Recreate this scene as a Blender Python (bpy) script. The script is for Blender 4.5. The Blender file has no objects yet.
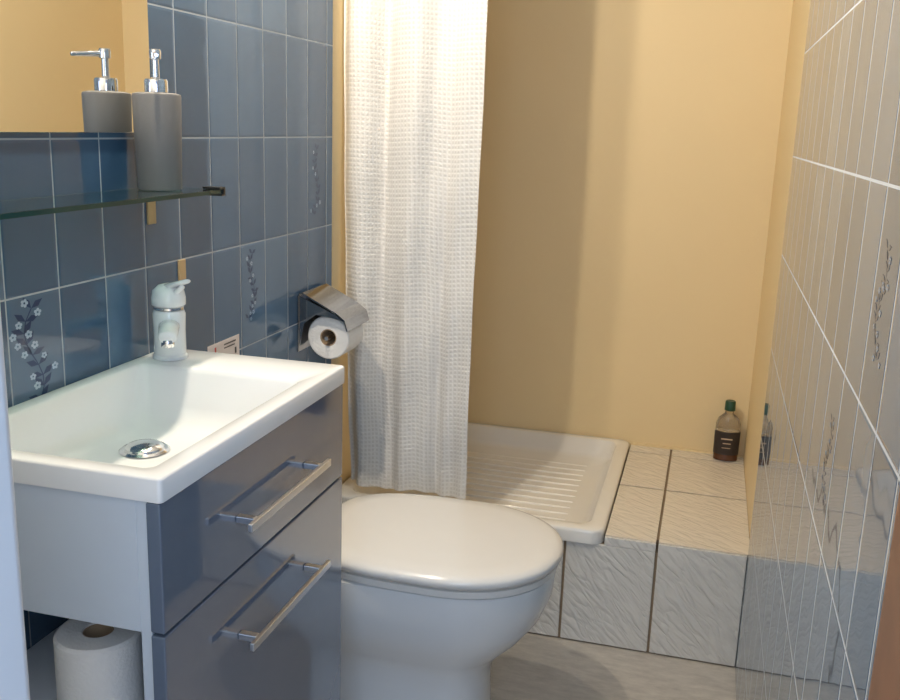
import bpy, bmesh, math, random
from mathutils import Vector, Matrix
random.seed(4)
sc=bpy.context.scene
sc.view_settings.view_transform='Standard'
WL,WR,YS,YB,ZS=-.927,.162,2.272,3.034,.302
CEIL=2.3
# ---------------- materials ----------------
def new(name):
    m=bpy.data.materials.new(name);m.use_nodes=True
    return m,m.node_tree,m.node_tree.nodes['Principled BSDF']
def mat(name,col,rough=.5,metal=0,noise=0.0,nscale=20,bump=0,bscale=60,coat=0,trans=0,ior=1.45,emit=0,alpha=1):
    m,nt,b=new(name);N=nt.nodes;L=nt.links
    b.inputs['Base Color'].default_value=(*col,1);b.inputs['Roughness'].default_value=rough
    b.inputs['Metallic'].default_value=metal;b.inputs['Coat Weight'].default_value=coat;b.inputs['Coat Roughness'].default_value=.05
    b.inputs['Transmission Weight'].default_value=trans;b.inputs['IOR'].default_value=ior
    tc=N.new('ShaderNodeTexCoord')
    if noise:
        n=N.new('ShaderNodeTexNoise');n.inputs['Scale'].default_value=nscale;n.inputs['Detail'].default_value=4;L.new(tc.outputs['Object'],n.inputs['Vector'])
        r=N.new('ShaderNodeMapRange');r.inputs['To Min'].default_value=1-noise;r.inputs['To Max'].default_value=1+noise;L.new(n.outputs['Fac'],r.inputs['Value'])
        mx=N.new('ShaderNodeVectorMath');mx.operation='SCALE';mx.inputs[0].default_value=col;L.new(r.outputs[0],mx.inputs['Scale']);L.new(mx.outputs[0],b.inputs['Base Color'])
    if bump:
        n=N.new('ShaderNodeTexNoise');n.inputs['Scale'].default_value=bscale;n.inputs['Detail'].default_value=3;L.new(tc.outputs['Object'],n.inputs['Vector'])
        bp=N.new('ShaderNodeBump');bp.inputs['Strength'].default_value=bump;bp.inputs['Distance'].default_value=.01;L.new(n.outputs['Fac'],bp.inputs['Height']);L.new(bp.outputs[0],b.inputs['Normal'])
    return m
def M(nt,op,a,b=None,c=None):
    n=nt.nodes.new('ShaderNodeMath');n.operation=op
    for i,v in enumerate((a,b,c)):
        if v is None: continue
        if isinstance(v,(int,float)): n.inputs[i].default_value=v
        else: nt.links.new(v,n.inputs[i])
    return n.outputs[0]
def tilemat(name,y0,w,z0,h,col1,col2,grout,gw=.0022,rough=.07,ior=1.5,wav=.12):
    m,nt,b=new(name);N=nt.nodes;L=nt.links
    b.inputs['IOR'].default_value=ior
    tc=N.new('ShaderNodeTexCoord');sp=N.new('ShaderNodeSeparateXYZ');L.new(tc.outputs['Object'],sp.inputs[0])
    u=M(nt,'DIVIDE',M(nt,'SUBTRACT',sp.outputs[1],y0),w);v=M(nt,'DIVIDE',M(nt,'SUBTRACT',sp.outputs[2],z0),h)
    fu=M(nt,'FRACT',u);fv=M(nt,'FRACT',v)
    du=M(nt,'MULTIPLY',M(nt,'MINIMUM',fu,M(nt,'SUBTRACT',1,fu)),w);dv=M(nt,'MULTIPLY',M(nt,'MINIMUM',fv,M(nt,'SUBTRACT',1,fv)),h)
    d=M(nt,'MINIMUM',du,dv)
    mr=N.new('ShaderNodeMapRange');mr.interpolation_type='SMOOTHSTEP';L.new(d,mr.inputs['Value']);mr.inputs['From Min'].default_value=gw*.45;mr.inputs['From Max'].default_value=gw*.75
    cb=N.new('ShaderNodeCombineXYZ');L.new(M(nt,'FLOOR',u),cb.inputs[0]);L.new(M(nt,'FLOOR',v),cb.inputs[1])
    wn=N.new('ShaderNodeTexWhiteNoise');L.new(cb.outputs[0],wn.inputs['Vector'])
    ns=N.new('ShaderNodeTexNoise');ns.inputs['Scale'].default_value=7;ns.inputs['Detail'].default_value=5;L.new(tc.outputs['Object'],ns.inputs['Vector'])
    f=M(nt,'ADD',M(nt,'MULTIPLY',wn.outputs['Value'],.75),M(nt,'MULTIPLY',ns.outputs['Fac'],.35))
    mx=N.new('ShaderNodeMix');mx.data_type='RGBA';L.new(f,mx.inputs[0]);mx.inputs[6].default_value=(*col1,1);mx.inputs[7].default_value=(*col2,1)
    m2=N.new('ShaderNodeMix');m2.data_type='RGBA';L.new(mr.outputs[0],m2.inputs[0]);m2.inputs[6].default_value=(*grout,1);L.new(mx.outputs[2],m2.inputs[7])
    L.new(m2.outputs[2],b.inputs['Base Color'])
    rr_=M(nt,'ADD',M(nt,'MULTIPLY',mr.outputs[0],rough-.6),.6);L.new(rr_,b.inputs['Roughness'])
    pe=N.new('ShaderNodeMapRange');pe.interpolation_type='SMOOTHSTEP';L.new(d,pe.inputs['Value']);pe.inputs['From Max'].default_value=.006
    n2=N.new('ShaderNodeTexNoise');n2.inputs['Scale'].default_value=11;n2.inputs['Detail'].default_value=1;L.new(tc.outputs['Object'],n2.inputs['Vector'])
    # each tile is set at a very slightly different angle
    tilt=M(nt,'MULTIPLY',M(nt,'MULTIPLY',M(nt,'SUBTRACT',wn.outputs['Value'],.5),fu),.14)
    hh=M(nt,'ADD',M(nt,'ADD',M(nt,'MULTIPLY',pe.outputs[0],.1),tilt),M(nt,'MULTIPLY',n2.outputs['Fac'],wav))
    bp=N.new('ShaderNodeBump');bp.inputs['Strength'].default_value=.5;bp.inputs['Distance'].default_value=.01;L.new(hh,bp.inputs['Height']);L.new(bp.outputs[0],b.inputs['Normal'])
    return m
MAT={}
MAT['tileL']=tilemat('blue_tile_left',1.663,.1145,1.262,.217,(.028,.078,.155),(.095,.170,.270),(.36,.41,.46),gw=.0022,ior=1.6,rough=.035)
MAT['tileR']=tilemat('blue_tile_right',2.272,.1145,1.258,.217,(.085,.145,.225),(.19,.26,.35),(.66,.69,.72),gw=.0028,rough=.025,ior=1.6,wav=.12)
MAT['cream']=mat('cream_paint',(.82,.655,.385),.5,noise=.03,nscale=3,bump=.025,bscale=90)
MAT['ceil']=mat('white_ceiling',(.55,.54,.52),.7,noise=.02)
MAT['white_paint']=mat('white_gloss_paint',(.82,.85,.89),.35,noise=.02)
MAT['basin']=mat('basin_ceramic',(.84,.85,.86),.12,noise=.01,coat=.3)
MAT['tray']=mat('tray_ceramic',(.84,.82,.78),.13,noise=.01,coat=.3)
MAT['toilet']=mat('toilet_ceramic',(.74,.75,.76),.13,noise=.01,coat=.3)
MAT['lid']=mat('toilet_lid_plastic',(.76,.74,.71),.2,noise=.01,coat=.2)
MAT['drawer']=mat('grey_blue_gloss',(.13,.165,.23),.05,noise=.03,coat=1)
MAT['carcass']=mat('carcass_white',(.62,.69,.78),.35,noise=.02)
MAT['chrome']=mat('chrome',(.82,.82,.83),.12,1)
MAT['chromedark']=mat('chrome_smoked',(.45,.45,.46),.1,1)
MAT['brushed']=mat('brushed_steel',(.76,.78,.82),.28,1,noise=.05,nscale=200)
MAT['black']=mat('black_plastic',(.02,.02,.02),.35,noise=.1)
MAT['paper']=mat('tissue_paper',(.88,.87,.85),.9,noise=.03,nscale=80,bump=.2,bscale=200)
MAT['card']=mat('cardboard_core',(.45,.33,.22),.8,noise=.1)
MAT['grey']=mat('matte_grey_ceramic',(.20,.195,.19),.5,noise=.03)
MAT['mirror']=mat('mirror_silver',(.88,.89,.88),.01,1)
MAT['brass']=mat('pale_wood_peg',(.50,.35,.18),.4,noise=.1)
MAT['wood']=mat('brown_wood',(.24,.11,.05),.45,noise=.35,nscale=30)
MAT['grout']=mat('brown_grout',(.24,.18,.12),.9,noise=.15)
MAT['faucet']=mat('white_enamel',(.80,.84,.85),.12,coat=.4,noise=.01)
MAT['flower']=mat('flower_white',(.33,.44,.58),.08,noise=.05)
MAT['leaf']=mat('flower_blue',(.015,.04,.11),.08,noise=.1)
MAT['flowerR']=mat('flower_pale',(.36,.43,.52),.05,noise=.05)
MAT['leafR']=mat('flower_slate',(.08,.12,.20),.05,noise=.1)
MAT['sign']=mat('sign_white',(.74,.66,.62),.4,noise=.05)
MAT['red']=mat('sign_red',(.55,.08,.07),.5,noise=.05)
MAT['cap']=mat('green_cap',(.02,.07,.04),.35,noise=.1)
MAT['liquid']=mat('brown_bottle',(.10,.035,.015),.12,coat=.5,noise=.1)
MAT['clear']=mat('clear_plastic',(.75,.70,.62),.08,trans=.9,noise=.01)
MAT['label']=mat('dark_label',(.03,.022,.02),.4,noise=.2)
MAT['labelw']=mat('label_print',(.55,.42,.3),.5,noise=.1)
m=mat('shelf_glass',(.50,.78,.72),.02,trans=1,ior=1.5);MAT['glass']=m
MAT['glassedge']=mat('glass_edge',(.02,.08,.075),.1,trans=.2)
# floor
m,nt,b=new('light_grey_floor');N=nt.nodes;L=nt.links
tc=N.new('ShaderNodeTexCoord');mp=N.new('ShaderNodeMapping');mp.inputs['Scale'].default_value=(5,13,1);mp.inputs['Rotation'].default_value=(0,0,.2);L.new(tc.outputs['Object'],mp.inputs[0])
n=N.new('ShaderNodeTexNoise');n.inputs['Scale'].default_value=3;n.inputs['Detail'].default_value=9;n.inputs['Roughness'].default_value=.7;L.new(mp.outputs[0],n.inputs['Vector'])
cr=N.new('ShaderNodeValToRGB');cr.color_ramp.elements[0].position=.25;cr.color_ramp.elements[0].color=(.36,.33,.30,1);cr.color_ramp.elements[1].position=.7;cr.color_ramp.elements[1].color=(.60,.56,.50,1)
L.new(n.outputs['Fac'],cr.inputs[0]);L.new(cr.outputs[0],b.inputs['Base Color']);b.inputs['Roughness'].default_value=.4;MAT['floor']=m
# slate relief tiles
def relief(name,rot,col,st):
    m,nt,b=new(name);N=nt.nodes;L=nt.links
    tc=N.new('ShaderNodeTexCoord');mp=N.new('ShaderNodeMapping');mp.inputs['Rotation'].default_value=rot;L.new(tc.outputs['Object'],mp.inputs[0])
    m2=N.new('ShaderNodeMapping');m2.inputs['Scale'].default_value=(7,27,27);L.new(mp.outputs[0],m2.inputs[0])
    n=N.new('ShaderNodeTexNoise');n.inputs['Scale'].default_value=1.5;n.inputs['Detail'].default_value=2.;n.inputs['Distortion'].default_value=.4;L.new(m2.outputs[0],n.inputs['Vector'])
    rg=M(nt,'POWER',M(nt,'ABSOLUTE',M(nt,'SUBTRACT',n.outputs['Fac'],.5)),.7)
    bp=N.new('ShaderNodeBump');bp.inputs['Strength'].default_value=st;bp.inputs['Distance'].default_value=.012;L.new(rg,bp.inputs['Height']);L.new(bp.outputs[0],b.inputs['Normal'])
    b.inputs['Base Color'].default_value=(*col,1);b.inputs['Roughness'].default_value=.25;return m
MAT['stepV']=relief('relief_riser_tile',(0,math.radians(-48),0),(.72,.70,.66),.75)
MAT['stepH']=relief('relief_ledge_tile',(0,0,math.radians(35)),(.76,.70,.61),.55)
# curtain waffle
m,nt,b=new('waffle_curtain_fabric');N=nt.nodes;L=nt.links
uv=N.new('ShaderNodeUVMap');uv.uv_map='UVMap';sp=N.new('ShaderNodeSeparateXYZ');L.new(uv.outputs[0],sp.inputs[0])
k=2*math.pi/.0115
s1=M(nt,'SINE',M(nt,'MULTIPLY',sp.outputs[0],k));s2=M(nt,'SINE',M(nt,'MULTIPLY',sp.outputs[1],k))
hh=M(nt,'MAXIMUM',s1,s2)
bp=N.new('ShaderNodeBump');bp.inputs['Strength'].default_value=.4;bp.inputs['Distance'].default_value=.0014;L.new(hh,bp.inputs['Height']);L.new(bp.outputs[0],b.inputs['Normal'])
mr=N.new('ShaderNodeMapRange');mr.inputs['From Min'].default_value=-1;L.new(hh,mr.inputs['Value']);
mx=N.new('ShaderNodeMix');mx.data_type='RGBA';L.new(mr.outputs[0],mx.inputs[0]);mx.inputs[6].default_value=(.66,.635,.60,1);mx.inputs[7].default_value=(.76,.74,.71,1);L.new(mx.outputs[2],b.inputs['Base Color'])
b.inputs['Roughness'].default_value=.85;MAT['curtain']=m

# ---------------- geometry helpers ----------------
def finish(bm,name,mats,parent=None,smooth=False,bevel=0,seg=2):
    bmesh.ops.recalc_face_normals(bm,faces=bm.faces)
    me=bpy.data.meshes.new(name);bm.to_mesh(me);bm.free()
    if smooth:
        for p in me.polygons:p.use_smooth=True
    ob=bpy.data.objects.new(name,me);bpy.context.collection.objects.link(ob)
    for mm in (mats if isinstance(mats,(list,tuple)) else [mats]): me.materials.append(MAT[mm])
    if parent: ob.parent=parent
    if bevel:
        md=ob.modifiers.new('bevel','BEVEL');md.width=bevel;md.segments=seg;md.limit_method='ANGLE';md.angle_limit=math.radians(40)
        for p in me.polygons:p.use_smooth=True
        md.harden_normals=True
    return ob
def empty(name,loc=(0,0,0)):
    e=bpy.data.objects.new(name,None);bpy.context.collection.objects.link(e);e.empty_display_size=.05;return e
def addbox(bm,x0,x1,y0,y1,z0,z1,mi=0):
    vs=[bm.verts.new((x,y,z)) for x in(x0,x1) for y in(y0,y1) for z in(z0,z1)]
    for f in((0,1,3,2),(4,6,7,5),(0,4,5,1),(2,3,7,6),(0,2,6,4),(1,5,7,3)):
        bm.faces.new([vs[i] for i in f]).material_index=mi
def box(name,x0,x1,y0,y1,z0,z1,m,parent=None,bevel=0,seg=2):
    bm=bmesh.new();addbox(bm,x0,x1,y0,y1,z0,z1);return finish(bm,name,m,parent,bevel=bevel,seg=seg)
def boxes(name,lst,m,parent=None,bevel=0,seg=2):
    bm=bmesh.new()
    for b_ in lst: addbox(bm,*b_)
    return finish(bm,name,m,parent,bevel=bevel,seg=seg)
def loft(name,rings,m,parent=None,cap0=True,cap1=True,smooth=True,closed=False,mi=None,auto=None):
    bm=bmesh.new();R=[[bm.verts.new(p) for p in r] for r in rings];n=len(R[0])
    for i in range(len(R)-1 if not closed else len(R)):
        a,b_=R[i],R[(i+1)%len(R)]
        for j in range(n):
            f=bm.faces.new((a[j],a[(j+1)%n],b_[(j+1)%n],b_[j]))
            if mi: f.material_index=mi[i]
    if cap0 and not closed: f=bm.faces.new(R[0]); f.material_index=mi[0] if mi else 0
    if cap1 and not closed: f=bm.faces.new(R[-1]); f.material_index=mi[-1] if mi else 0
    ob=finish(bm,name,m,parent,smooth=smooth)
    if smooth:
        md=ob.modifiers.new('es','EDGE_SPLIT');md.split_angle=math.radians(auto or 50)
    return ob
def circ(c,r,axis='z',n=40,sx=1,sy=1):
    out=[]
    for i in range(n):
        t=2*math.pi*i/n;a,b_=r*math.cos(t)*sx,r*math.sin(t)*sy
        out.append({'z':(c[0]+a,c[1]+b_,c[2]),'y':(c[0]+a,c[1],c[2]+b_),'x':(c[0],c[1]+a,c[2]+b_)}[axis])
    return out
def lathe(name,cx,cy,prof,m,parent=None,n=40,sx=1,sy=1,mi=None,auto=None):
    return loft(name,[circ((cx,cy,z),r,'z',n,sx,sy) for r,z in prof],m,parent,mi=mi,auto=auto)
def rod(name,p0,p1,r0,r1,m,parent=None,n=24,flat=1):
    p0,p1=Vector(p0),Vector(p1);d=(p1-p0).normalized();u=d.cross(Vector((0,0,1)));
    if u.length<.01:u=Vector((1,0,0))
    u.normalize();v=u.cross(d)
    def rg(p,r): return [tuple(p+u*math.cos(2*math.pi*i/n)*r+v*math.sin(2*math.pi*i/n)*r*flat) for i in range(n)]
    L_=(p1-p0)
    return loft(name,[rg(p0,r0*.85),rg(p0+L_*.03,r0),rg(p0+L_*.97,r1),rg(p1,r1*.85)],m,parent,auto=60)
def rr(x0,x1,y0,y1,r,z,n=6):
    out=[]
    for cx,cy,a0 in((x1-r,y1-r,0),(x0+r,y1-r,90),(x0+r,y0+r,180),(x1-r,y0+r,270)):
        for i in range(n+1):
            t=math.radians(a0+90*i/n);out.append((cx+r*math.cos(t),cy+r*math.sin(t),z))
    return out
# ---------------- room ----------------
box('floor',WL-.1,.27,-.6,YB+.1,-.05,0,'floor')
wl=box('wall_left',WL-.1,WL-.008,.4,YB+.1,0,CEIL,'cream')
box('left_tiling',WL-.0079,WL,.5,YS,0.001,CEIL-.001,'tileL',wl)
wr=box('wall_right',WR+.008,WR+.1,.4,YB+.1,0,CEIL,'cream')
box('right_tiling',WR,WR+.0079,.5,YS,0.001,CEIL-.001,'tileR',wr)
box('wall_back',WL-.008,WR+.008,YB,YB+.1,0,CEIL,'cream')
box('ceiling',WL-.1,WR+.1,.4,YB+.1,CEIL,CEIL+.05,'ceil')
boxes('wall_front',[(WL-.008,-.50,.40,.50,0,CEIL),(-.50,.19,.40,.50,2.05,CEIL)],'white_paint')
fr=empty('door_frame')
box('white_jamb',-.4999,-.4225,.385,.50,0.001,2.049,'white_paint',fr,bevel=.012,seg=4)
box('wood_jamb',.104,.1615,.40,.4999,0.001,2.049,'wood',fr,bevel=.003)
# ---------------- flower tile decor ----------------
def sprig(name,xw,sgn,yc,zc,parent,sc_=1,mats=('leaf','flower'),dens=.75,hs=1.0):
    bm=bmesh.new();x1=xw+sgn*.0003;x2=xw+sgn*.0004
    def poly(pts,x,mi):
        f=bm.faces.new([bm.verts.new((x,yc+(p[0]-yc)*sc_,zc+(p[1]-zc)*hs)) for p in pts]);f.material_index=mi
    st=[(yc+.024*math.sin(i*.55)+.004*i-.03,zc-.085+.017*i) for i in range(11)]
    for a,b_ in zip(st,st[1:]): poly([(a[0]-.0009,a[1]),(a[0]+.0009,a[1]),(b_[0]+.0009,b_[1]),(b_[0]-.0009,b_[1])],x1,0)
    for i,(y,z) in enumerate(st):
        for s in(-1,1):
            a=random.uniform(.2,1.0);l=.022
            ey,ez=y+s*l*math.cos(a),z+l*math.sin(a);ny,nz=-math.sin(a)*.0048,math.cos(a)*.0048*s
            poly([(y,z),((y+ey)/2+ny,(z+ez)/2+nz),(ey,ez),((y+ey)/2-ny,(z+ez)/2-nz)],x1,0)
            if random.random()<dens:
                fy,fz=y+s*random.uniform(.006,.022),z+random.uniform(-.006,.01);R_=random.uniform(.005,.0068)
                for k in range(5):
                    t=2*math.pi*k/5+i;cy,cz=fy+R_*.6*math.cos(t),fz+R_*.6*math.sin(t)
                    poly([(cy+R_*.40*math.cos(q*math.pi/4),cz+R_*.40*math.sin(q*math.pi/4)) for q in range(8)],x2+sgn*.00001*(k+i),1)
    return finish(bm,name,mats,parent)
sprig('flower_decal_1',WL,1,1.150,.94,wl,1.3,dens=.7);sprig('flower_decal_2',WL,1,1.835,.955,wl,.85,('leaf','flower'),.4,.8);sprig('flower_decal_3',WL,1,2.178,1.157,wl,.75,('leaf','flower'),.4,.9)
sprig('flower_decal_4',WR,-1,.975,1.15,wr,.9,('leafR','flowerR'),.6,.6);sprig('flower_decal_5',WR,-1,1.185,.92,wr,.9,('leafR','flowerR'),.6,.6)
# ---------------- mirror, shelf, pegs ----------------
e=empty('wall_mirror')
box('mirror_glass',WL+.0005,WL+.005,.70,1.462,1.271,1.95,'mirror',e,bevel=.001)
e=empty('glass_shelf')
box('shelf_plate',WL+.0005,-.807,.70,1.484,1.174,1.181,'glass',e,bevel=.001)
box('shelf_front_edge',-.8069,-.8061,.70,1.484,1.1742,1.1808,'glassedge',e)
boxes('shelf_clip',[(-.835,-.803,1.478,1.490,1.170,1.1738),(-.835,-.803,1.4845,1.490,1.1738,1.1815),(-.835,-.803,1.470,1.490,1.1815,1.185)],'black',e)
boxes('wall_peg',[(WL,WL+.004,1.442,1.466,1.118,1.158)],'brass',e,bevel=.001)
box('wooden_wall_peg',WL,WL+.004,1.535,1.558,1.008,1.045,'brass',None,bevel=.001)
e=empty('wall_sign')
box('sign_sticker',WL,WL+.0006,1.635,1.765,.812,.862,'sign',e)
boxes('sign_print',[(WL+.0006,WL+.0008,1.70,1.75,.851,.854),(WL+.0006,WL+.0008,1.70,1.745,.844,.8465),(WL+.0006,WL+.0008,1.745,1.752,.825,.838)],'label',e)
boxes('sign_mark',[(WL+.0006,WL+.0008,1.655,1.675,.832,.838),(WL+.0006,WL+.0008,1.662,1.668,.838,.854)],'red',e)
# soap dispenser
e=empty('soap_dispenser');cx,cy,z=-.876,1.405,1.1812
lathe('bottle_body',cx,cy,[(.030,z),(.034,z+.001),(.0355,z+.004),(.0385,z+.148),(.0375,z+.152),(.030,z+.154),(.016,z+.1545)],'grey',e,auto=35)
lathe('pump_collar',cx,cy,[(.0165,z+.153),(.0185,z+.155),(.0185,z+.172),(.017,z+.175),(.010,z+.1755),(.006,z+.178),(.0055,z+.205),(.009,z+.206),(.0095,z+.218),(.008,z+.221)],'chrome',e,auto=35)
rod('pump_spout',(cx,cy,z+.213),(cx+.030,cy-.045,z+.209),.0052,.0036,'chrome',e)
# ---------------- vanity ----------------
vx,vy0,vy1,vz=-.579,.9075,1.484,.895
v=empty('bathroom_vanity')
wx=WL+.001
rings=[rr(wx+.03,vx-.03,vy0+.03,vy1-.03,.004,vz-.030),rr(wx,vx,vy0,vy1,.006,vz-.030),rr(wx,vx,vy0,vy1,.006,vz-.003),rr(wx+.002,vx-.002,vy0+.002,vy1-.002,.006,vz-.0005),rr(wx+.004,vx-.004,vy0+.004,vy1-.004,.006,vz),
 rr(wx+.024,vx-.028,vy0+.026,vy1-.115,.015,vz),rr(wx+.0265,vx-.0305,vy0+.029,vy1-.118,.015,vz-.002),rr(wx+.029,vx-.033,vy0+.032,vy1-.122,.016,vz-.008),
 rr(wx+.036,vx-.042,vy0+.038,vy1-.140,.022,vz-.060),rr(wx+.045,vx-.050,vy0+.047,vy1-.155,.025,vz-.082),rr(wx+.070,vx-.075,vy0+.075,vy1-.18,.03,vz-.091),
 rr(wx+.13,vx-.15,vy0+.20,vy1-.30,.02,vz-.094)]
loft('ceramic_basin',rings,'basin',v,cap0=False,auto=55)
lathe('basin_drain',-.800,1.215,[(.036,vz-.0930),(.038,vz-.0915),(.034,vz-.0885),(.029,vz-.0895),(.029,vz-.0865),(.024,vz-.0825),(.012,vz-.0805),(.002,vz-.080)],'chrome',v,auto=30)
cz=vz-.031;dx=vx-.0035
boxes('carcass_panels',[(wx,dx-.0345,vy0+.006,vy0+.022,.692,cz),(dx-.0345,dx-.0195,vy0+.006,vy0+.022,.02,cz),(wx,dx-.0195,vy1-.020,vy1-.004,.02,cz),(wx,wx+.012,vy0+.022,vy1-.020,.60,cz),(wx,dx-.0195,vy0+.022,vy1-.02,.692,.70),
  (wx,dx-.0195,vy0+.022,vy1-.020,.50,.516),(wx,wx+.016,vy0+.006,vy0+.022,.02,.50)],'carcass',v,bevel=.001)
box('drawer_front_1',dx-.019,dx,vy0+.002,vy1-.002,.6965,cz-.001,'drawer',v,bevel=.002)
box('drawer_front_2',dx-.019,dx,vy0+.002,vy1-.002,.06,.6925,'drawer',v,bevel=.002)
for i,hz in enumerate((.771,.596)):
    boxes('drawer_handle_%d'%(i+1),[(dx+.028,dx+.035,1.07,1.345,hz-.006,hz+.006),(dx+.0001,dx+.028,1.09,1.102,hz-.005,hz+.005),(dx+.0001,dx+.028,1.313,1.325,hz-.005,hz+.005)],'brushed',v,bevel=.0015)
# faucet
e=empty('basin_faucet');fx,fy=-.874,1.416;z=vz+.0003
lathe('faucet_body',fx,fy,[(.027,z),(.0295,z+.001),(.0295,z+.006),(.0270,z+.009),(.0265,z+.05),(.0275,z+.078),(.025,z+.084),(.018,z+.086)],'faucet',e,auto=35)
rod('faucet_spout',(fx+.005,fy-.008,z+.060),(fx+.045,fy-.080,z+.055),.0180,.0150,'faucet',e,flat=.75)
lathe('faucet_ring',fx,fy,[(.0235,z+.085),(.0255,z+.086),(.0255,z+.090),(.0235,z+.091)],'chrome',e)
lathe('faucet_head',fx,fy,[(.0255,z+.091),(.0285,z+.094),(.0285,z+.106),(.026,z+.118),(.016,z+.127),(.003,z+.130)],'faucet',e,auto=60)
rod('faucet_lever',(fx-.012,fy+.002,z+.120),(fx+.045,fy-.016,z+.138),.014,.010,'faucet',e,flat=.42)
rod('faucet_lever_stem',(fx,fy,z+.10),(fx+.036,fy-.016,z+.128),.008,.006,'faucet',e,flat=.7)
lathe('faucet_aerator',fx+.041,fy-.073,[(.0095,z+.038),(.0105,z+.039),(.0105,z+.050),(.0095,z+.051)],'chrome',e)
# spare roll
def roll_v(name,cx,cy,z0,z1,r,rc=.02):
    e=empty(name)
    pr=[(r-.004,z0),(r,z0+.004),(r,z1-.004),(r-.004,z1),(rc+.001,z1),(rc,z1-.001),(rc,z0+.001),(rc+.001,z0)]
    loft('paper',[circ((cx,cy,z),q,'z',48) for q,z in pr],'paper',e,closed=True,auto=40)
    loft('core',[circ((cx,cy,z),q,'z',32) for q,z in[(rc-.0002,z0+.002),(rc-.0002,z1-.002),(rc-.002,z1-.002),(rc-.002,z0+.002)]],'card',e,closed=True)
roll_v('toilet_paper_roll',-.735,.992,.5165,.632,.056)
# ---------------- toilet paper holder ----------------
h=empty('toilet_paper_holder');rx,rz,ry0,ry1=-.856,.796,2.078,2.178
prof=[(.053-.003,ry0),(.053,ry0+.003),(.053,ry1-.003),(.05,ry1),(.021,ry1),(.021,ry0)]
loft('paper',[circ((rx,y,rz),q,'y',48) for q,y in prof],'paper',h,closed=True,auto=40)
loft('core',[circ((rx,y,rz),q,'y',32) for q,y in[(.0208,ry0+.001),(.0208,ry1),(.0185,ry1),(.0185,ry0+.001)]],'card',h,closed=True)
rod('spindle',(rx,ry0-.012,rz),(rx,ry1+.018,rz),.006,.006,'chrome',h)
bm=bmesh.new();y0,y1=2.056,2.205
pts=[(WL+.001,.76),(WL+.001,.895),(WL+.006,.903),(WL+.014,.904),(-.828,.862),(-.806,.846),(-.798,.820)]
th=.003
for a,b_ in zip(pts,pts[1:]):
    dx_,dz=b_[0]-a[0],b_[1]-a[1];l=math.hypot(dx_,dz);nx,nz=dz/l*th,-dx_/l*th
    vs=[bm.verts.new((p[0]+ox,y,p[1]+oz)) for y in(y0,y1) for p in(a,b_) for ox,oz in((0,0),(nx,nz))]
    for f in((0,1,3,2),(4,6,7,5),(0,4,5,1),(2,3,7,6),(0,2,6,4),(1,5,7,3)): bm.faces.new([vs[i] for i in f])
finish(bm,'cover_plate','chromedark',h)
for nm,ya in(('side_arm_1',2.060),('side_arm_2',2.195)):
    bm=bmesh.new();P=[(WL+.004,.79),(WL+.004,.895),(-.830,.856),(-.810,.842),(-.845,.825),(rx+.012,.790),(rx-.012,.785)]
    A=[bm.verts.new((p[0],ya,p[1])) for p in P];B=[bm.verts.new((p[0],ya+.003,p[1])) for p in P]
    if nm=='side_arm_1':
        for lst in(A,B):
            lst[0].co.z=.77;lst[4].co=Vector((-.838,lst[4].co.y,.848));lst[5].co=Vector((-.88,lst[5].co.y,.853));lst[6].co=Vector((-.910,lst[6].co.y,.83))
    bm.faces.new(A);bm.faces.new(B[::-1])
    for i in range(len(P)): bm.faces.new((A[i],A[(i+1)%len(P)],B[(i+1)%len(P)],B[i]))
    finish(bm,nm,'chromedark',h)
# ---------------- toilet ----------------
t=empty('toilet');yc=1.845
def dring(z,xb,xf,hw,cx=-.47,eb=4.0,ef=2.15,n=64):
    out=[]
    for i in range(n):
        a=2*math.pi*i/n;c,s=math.cos(a),math.sin(a)
        if c>=0: ex=ef;A=xf-cx
        else: ex=eb;A=cx-xb
        out.append((cx+A*math.copysign(abs(c)**(2/ex),c),yc+hw*math.copysign(abs(s)**(2/ex),s),z))
    return out
B=[(.001,-.85,-.375,.118),(.006,-.85,-.37,.121),(.05,-.85,-.375,.115),(.13,-.86,-.378,.112),(.175,-.88,-.370,.116),(.205,-.90,-.345,.132),(.245,-.915,-.305,.158),(.29,-.918,-.272,.180),(.34,-.918,-.252,.191),(.385,-.918,-.247,.194),(.397,-.918,-.248,.193),(.401,-.916,-.258,.184)]
loft('bowl_and_pedestal',[dring(z,a,b_,c_,eb=5) for z,a,b_,c_ in B],'toilet',t,auto=60)
S=[(.4025,-.76,-.262,.183),(.404,-.765,-.243,.202),(.418,-.765,-.241,.204),(.4205,-.76,-.252,.194)]
loft('seat_ring',[dring(z,a,b_,c_,eb=3.2) for z,a,b_,c_ in S],'lid',t,auto=60)
S=[(.4230,-.76,-.254,.192),(.4250,-.768,-.236,.208),(.436,-.768,-.234,.210),(.443,-.766,-.238,.206),(.448,-.758,-.254,.193),(.4505,-.72,-.29,.16),(.4525,-.62,-.38,.09)]
loft('lid',[dring(z,a,b_,c_,eb=3.2) for z,a,b_,c_ in S],'lid',t,auto=75)
for i,dy in enumerate((-.075,.075)): rod('hinge_%d'%(i+1),(-.782,yc+dy-.02,.412),(-.782,yc+dy+.02,.412),.011,.011,'lid',t)
loft('cistern',[rr(-.920,-.812,1.70,1.985,.02,z_) for z_ in(.4015,.70)],'toilet',t)
loft('cistern_lid',[rr(-.924,-.806,1.694,1.988,.02,.7005),rr(-.924,-.806,1.694,1.988,.02,.72),rr(-.915,-.815,1.703,1.98,.02,.728)],'toilet',t)
lathe('flush_button',-.865,1.84,[(.02,.7282),(.02,.733),(.017,.735)],'chrome',t)
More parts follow.
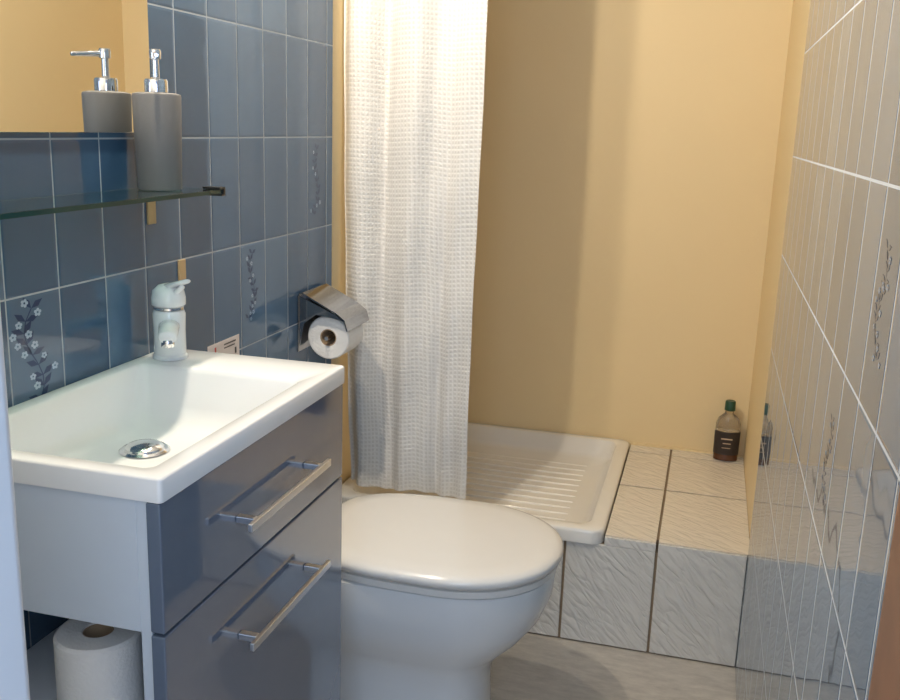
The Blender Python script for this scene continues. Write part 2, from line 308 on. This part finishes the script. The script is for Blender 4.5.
# ---------------- step and shower tray ----------------
g=.003;tx=-.187
s=empty('tiled_riser')
box('grout_front',WL,WR,YS+.006,YS+.028,0.001,ZS-.023,'grout',s)
box('grout_front_face',WL,WR-.001,YS+.0005,YS+.0059,0.0015,ZS-.024,'grout',s)
xs=[-.927,-.741,-.512,-.283,-.054,WR]
lst=[]
for a,b_ in zip(xs,xs[1:]): lst.append((a+g,b_-(g if b_<WR else .0005),YS-.003,YS+.0058,.004,ZS+.001 if b_>-.04 else ZS-.022))
boxes('riser_tile',lst,'stepV',s,bevel=.0025)
s=empty('tiled_ledge')
boxes('riser_tile_trim',[(tx+.003,-.054-g,YS-.003,YS+.0058,ZS-.0215,ZS+.001)],'stepV',s,bevel=.0015)
box('grout_top',tx+.004,WR+.007,YS+.029,YB-.001,0.001,ZS-.002,'grout',s)
lst=[]
for a,b_ in((tx+.003,-.054-g),(-.054+g,WR+.0075)):
    for c_,d_ in((YS+.0085,2.652-g*1.5),(2.652+g*1.5,2.965-g*1.5),(2.965+g*1.5,YB-.002)): lst.append((a,b_,c_,d_,ZS-.0018,ZS+.002))
boxes('ledge_tile',lst,'stepH',s,bevel=.0015)
box('silicone_back',tx,WR+.007,YB-.008,YB-.0005,ZS+.002,ZS+.008,'cream',s)
tr=empty('shower_tray');X0,X1,Y0,Y1=WL+.002,tx,YS-.012,YB-.001;zt=ZS+.016
rings=[rr(X0+.01,X1-.006,YS+.031,Y1-.01,.03,zt-.09),rr(X0+.005,X1-.002,YS+.031,Y1,.03,zt-.037),rr(X0,X1,Y0,Y1,.035,zt-.0365),rr(X0,X1,Y0,Y1,.035,zt-.008),rr(X0+.002,X1-.002,Y0+.002,Y1-.002,.033,zt-.002),rr(X0+.006,X1-.006,Y0+.006,Y1-.006,.03,zt),
 rr(X0+.035,X1-.035,Y0+.04,Y1-.030,.04,zt),rr(X0+.040,X1-.040,Y0+.045,Y1-.035,.04,zt-.003),rr(X0+.052,X1-.052,Y0+.058,Y1-.045,.045,zt-.045),rr(X0+.075,X1-.075,Y0+.08,Y1-.07,.045,zt-.058),rr(X0+.25,X1-.25,Y0+.25,Y1-.25,.02,zt-.062)]
loft('tray_shell',rings,'tray',tr,auto=55)
for i in range(12):
    yy=Y0+.14+i*.045
    rod('tray_rib_%d'%(i+1),(X0+.13,yy,zt-.0605),(X1-.12,yy,zt-.0605),.004,.004,'tray',tr,n=12,flat=1)
# ---------------- curtain ----------------
c=empty('shower_curtain')
bm=bmesh.new();uvl=bm.loops.layers.uv.new('UVMap');nx,nz=240,150;G=[]
ztop,zbot=1.985,.330
CY=2.330
for j in range(nz+1):
    row=[];q=j/nz;z=ztop+(zbot-ztop)*q
    xl=-.932+.034*q**2.2;xr=-.562+.005*math.sin(q*5+.5)+.006*q
    u_=0;px=py=None
    for i in range(nx+1):
        p=i/nx;x=xl+(xr-xl)*p
        ph=2*math.pi*(2.6*p**.8)+.55*math.sin(q*2.6)+.9
        y=CY+.028*(1-.15*q)*math.sin(ph)*(.7+.3*math.sin(p*4+q*2))+.006*math.sin(p*2*math.pi*6+q*5+1)*(.25+.75*q)+.0025*math.sin(q*34+p*7)*(.3+q)
        x+=.006*math.cos(ph)*min(1,p*8)*min(1,(1-p)*8+.2)
        if px is not None:u_+=math.hypot(x-px,y-py)
        px,py=x,y
        row.append((bm.verts.new((x,y,z+.006*math.sin(p*14)*q)),u_,z))
    G.append(row)
for j in range(nz):
    for i in range(nx):
        q=[G[j][i],G[j][i+1],G[j+1][i+1],G[j+1][i]];f=bm.faces.new([a[0] for a in q]);f.smooth=True
        for l,a in zip(f.loops,q): l[uvl].uv=(a[1],a[2])
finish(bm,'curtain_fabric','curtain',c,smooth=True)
rod('curtain_rod',(WL-.007,CY,2.02),(WR+.007,CY,2.02),.011,.011,'chrome',c)
for i in range(8):
    x=-.90+i*.046
    loft('curtain_ring_%d'%(i+1),[[(x+.002*math.cos(b_*math.pi/4),CY+(.02+.002*math.sin(b_*math.pi/4))*math.cos(a*math.pi/10),2.012+(.026+.002*math.sin(b_*math.pi/4))*math.sin(a*math.pi/10)) for b_ in range(8)] for a in range(20)],'chrome',c,closed=True)
# ---------------- shampoo bottle ----------------
e=empty('shampoo_bottle');bx,by,z=.112,2.985,ZS+.0025
def br(zz,w,d): return circ((bx,by,z+zz),1,'z',40,w,d)
loft('bottle_liquid',[br(0,.032,.018),br(.003,.037,.022),br(.095,.038,.023),br(.0955,.036,.021)],'liquid',e,auto=40)
loft('bottle_shoulder',[br(.0957,.036,.021),br(.0962,.038,.023),br(.12,.037,.022),br(.137,.031,.019),br(.147,.020,.015),br(.152,.014,.013),br(.162,.013,.013)],'clear',e,auto=60)
loft('bottle_label',[br(.022,.0378,.0228),br(.0221,.0384,.0234),br(.095,.0389,.0239),br(.0951,.038,.023)],'label',e,auto=40)
boxes('label_text',[(bx-.018,bx+.016,by-.0244,by-.0236,z+.072,z+.076),(bx-.012,bx+.012,by-.0244,by-.0236,z+.058,z+.061),(bx-.014,bx+.012,by-.0244,by-.0236,z+.044,z+.046)],'labelw',e)
loft('bottle_cap',[br(.1623,.015,.015),br(.163,.0165,.0165),br(.190,.0155,.0155),br(.193,.013,.013)],'cap',e,auto=40)
# ---------------- lamp ----------------
e=empty('wall_lamp')
box('lamp_bar',WL+.0005,WL+.03,1.2,1.83,2.08,2.11,'chrome',e,bevel=.003)
for i,y in enumerate((1.30,1.73)):
    rod('lamp_arm_%d'%(i+1),(WL+.03,y,2.095),(-.80,y,2.095),.006,.006,'chrome',e)
    lathe('lamp_shade_%d'%(i+1),-.80,y,[(.012,2.115),(.035,2.105),(.045,2.07),(.043,2.07),(.033,2.10),(.010,2.108)],'chrome',e)
    l=bpy.data.lights.new('bulb_light_%d'%(i+1),'POINT');l.energy=(36,21)[i];l.color=(1,.86,.67);l.shadow_soft_size=.022
    o=bpy.data.objects.new('bulb_light_%d'%(i+1),l);o.location=(-.80,y,2.05);bpy.context.collection.objects.link(o);o.parent=e
# hallway daylight window behind the camera
l=bpy.data.lights.new('hall_daylight','AREA');l.shape='RECTANGLE';l.size=.8;l.size_y=1.2;l.energy=16;l.color=(.62,.78,1)
o=bpy.data.objects.new('hall_daylight',l);o.location=(.1,-.55,1.5);o.rotation_euler=Vector((-.35,1.6,-.5)).to_track_quat('-Z','Y').to_euler();bpy.context.collection.objects.link(o)
w=bpy.data.worlds.new('World');sc.world=w;w.use_nodes=True;bg=w.node_tree.nodes['Background'];bg.inputs[0].default_value=(.55,.70,1,1);bg.inputs[1].default_value=.65
# ---------------- camera ----------------
cd=bpy.data.cameras.new('Camera');cam=bpy.data.objects.new('Camera',cd);bpy.context.collection.objects.link(cam);sc.camera=cam
cd.sensor_width=36;cd.lens=955/900*36;cd.clip_start=.01
p,y,r=.2310,.2603,.0339
F=Vector((-math.sin(y)*math.cos(p),math.cos(y)*math.cos(p),-math.sin(p)));R=Vector((math.cos(y),math.sin(y),0));U=R.cross(F)
R2=math.cos(r)*R+math.sin(r)*U;U2=-math.sin(r)*R+math.cos(r)*U
cam.matrix_world=Matrix(((R2.x,U2.x,-F.x,0),(R2.y,U2.y,-F.y,0),(R2.z,U2.z,-F.z,1.3),(0,0,0,1)))
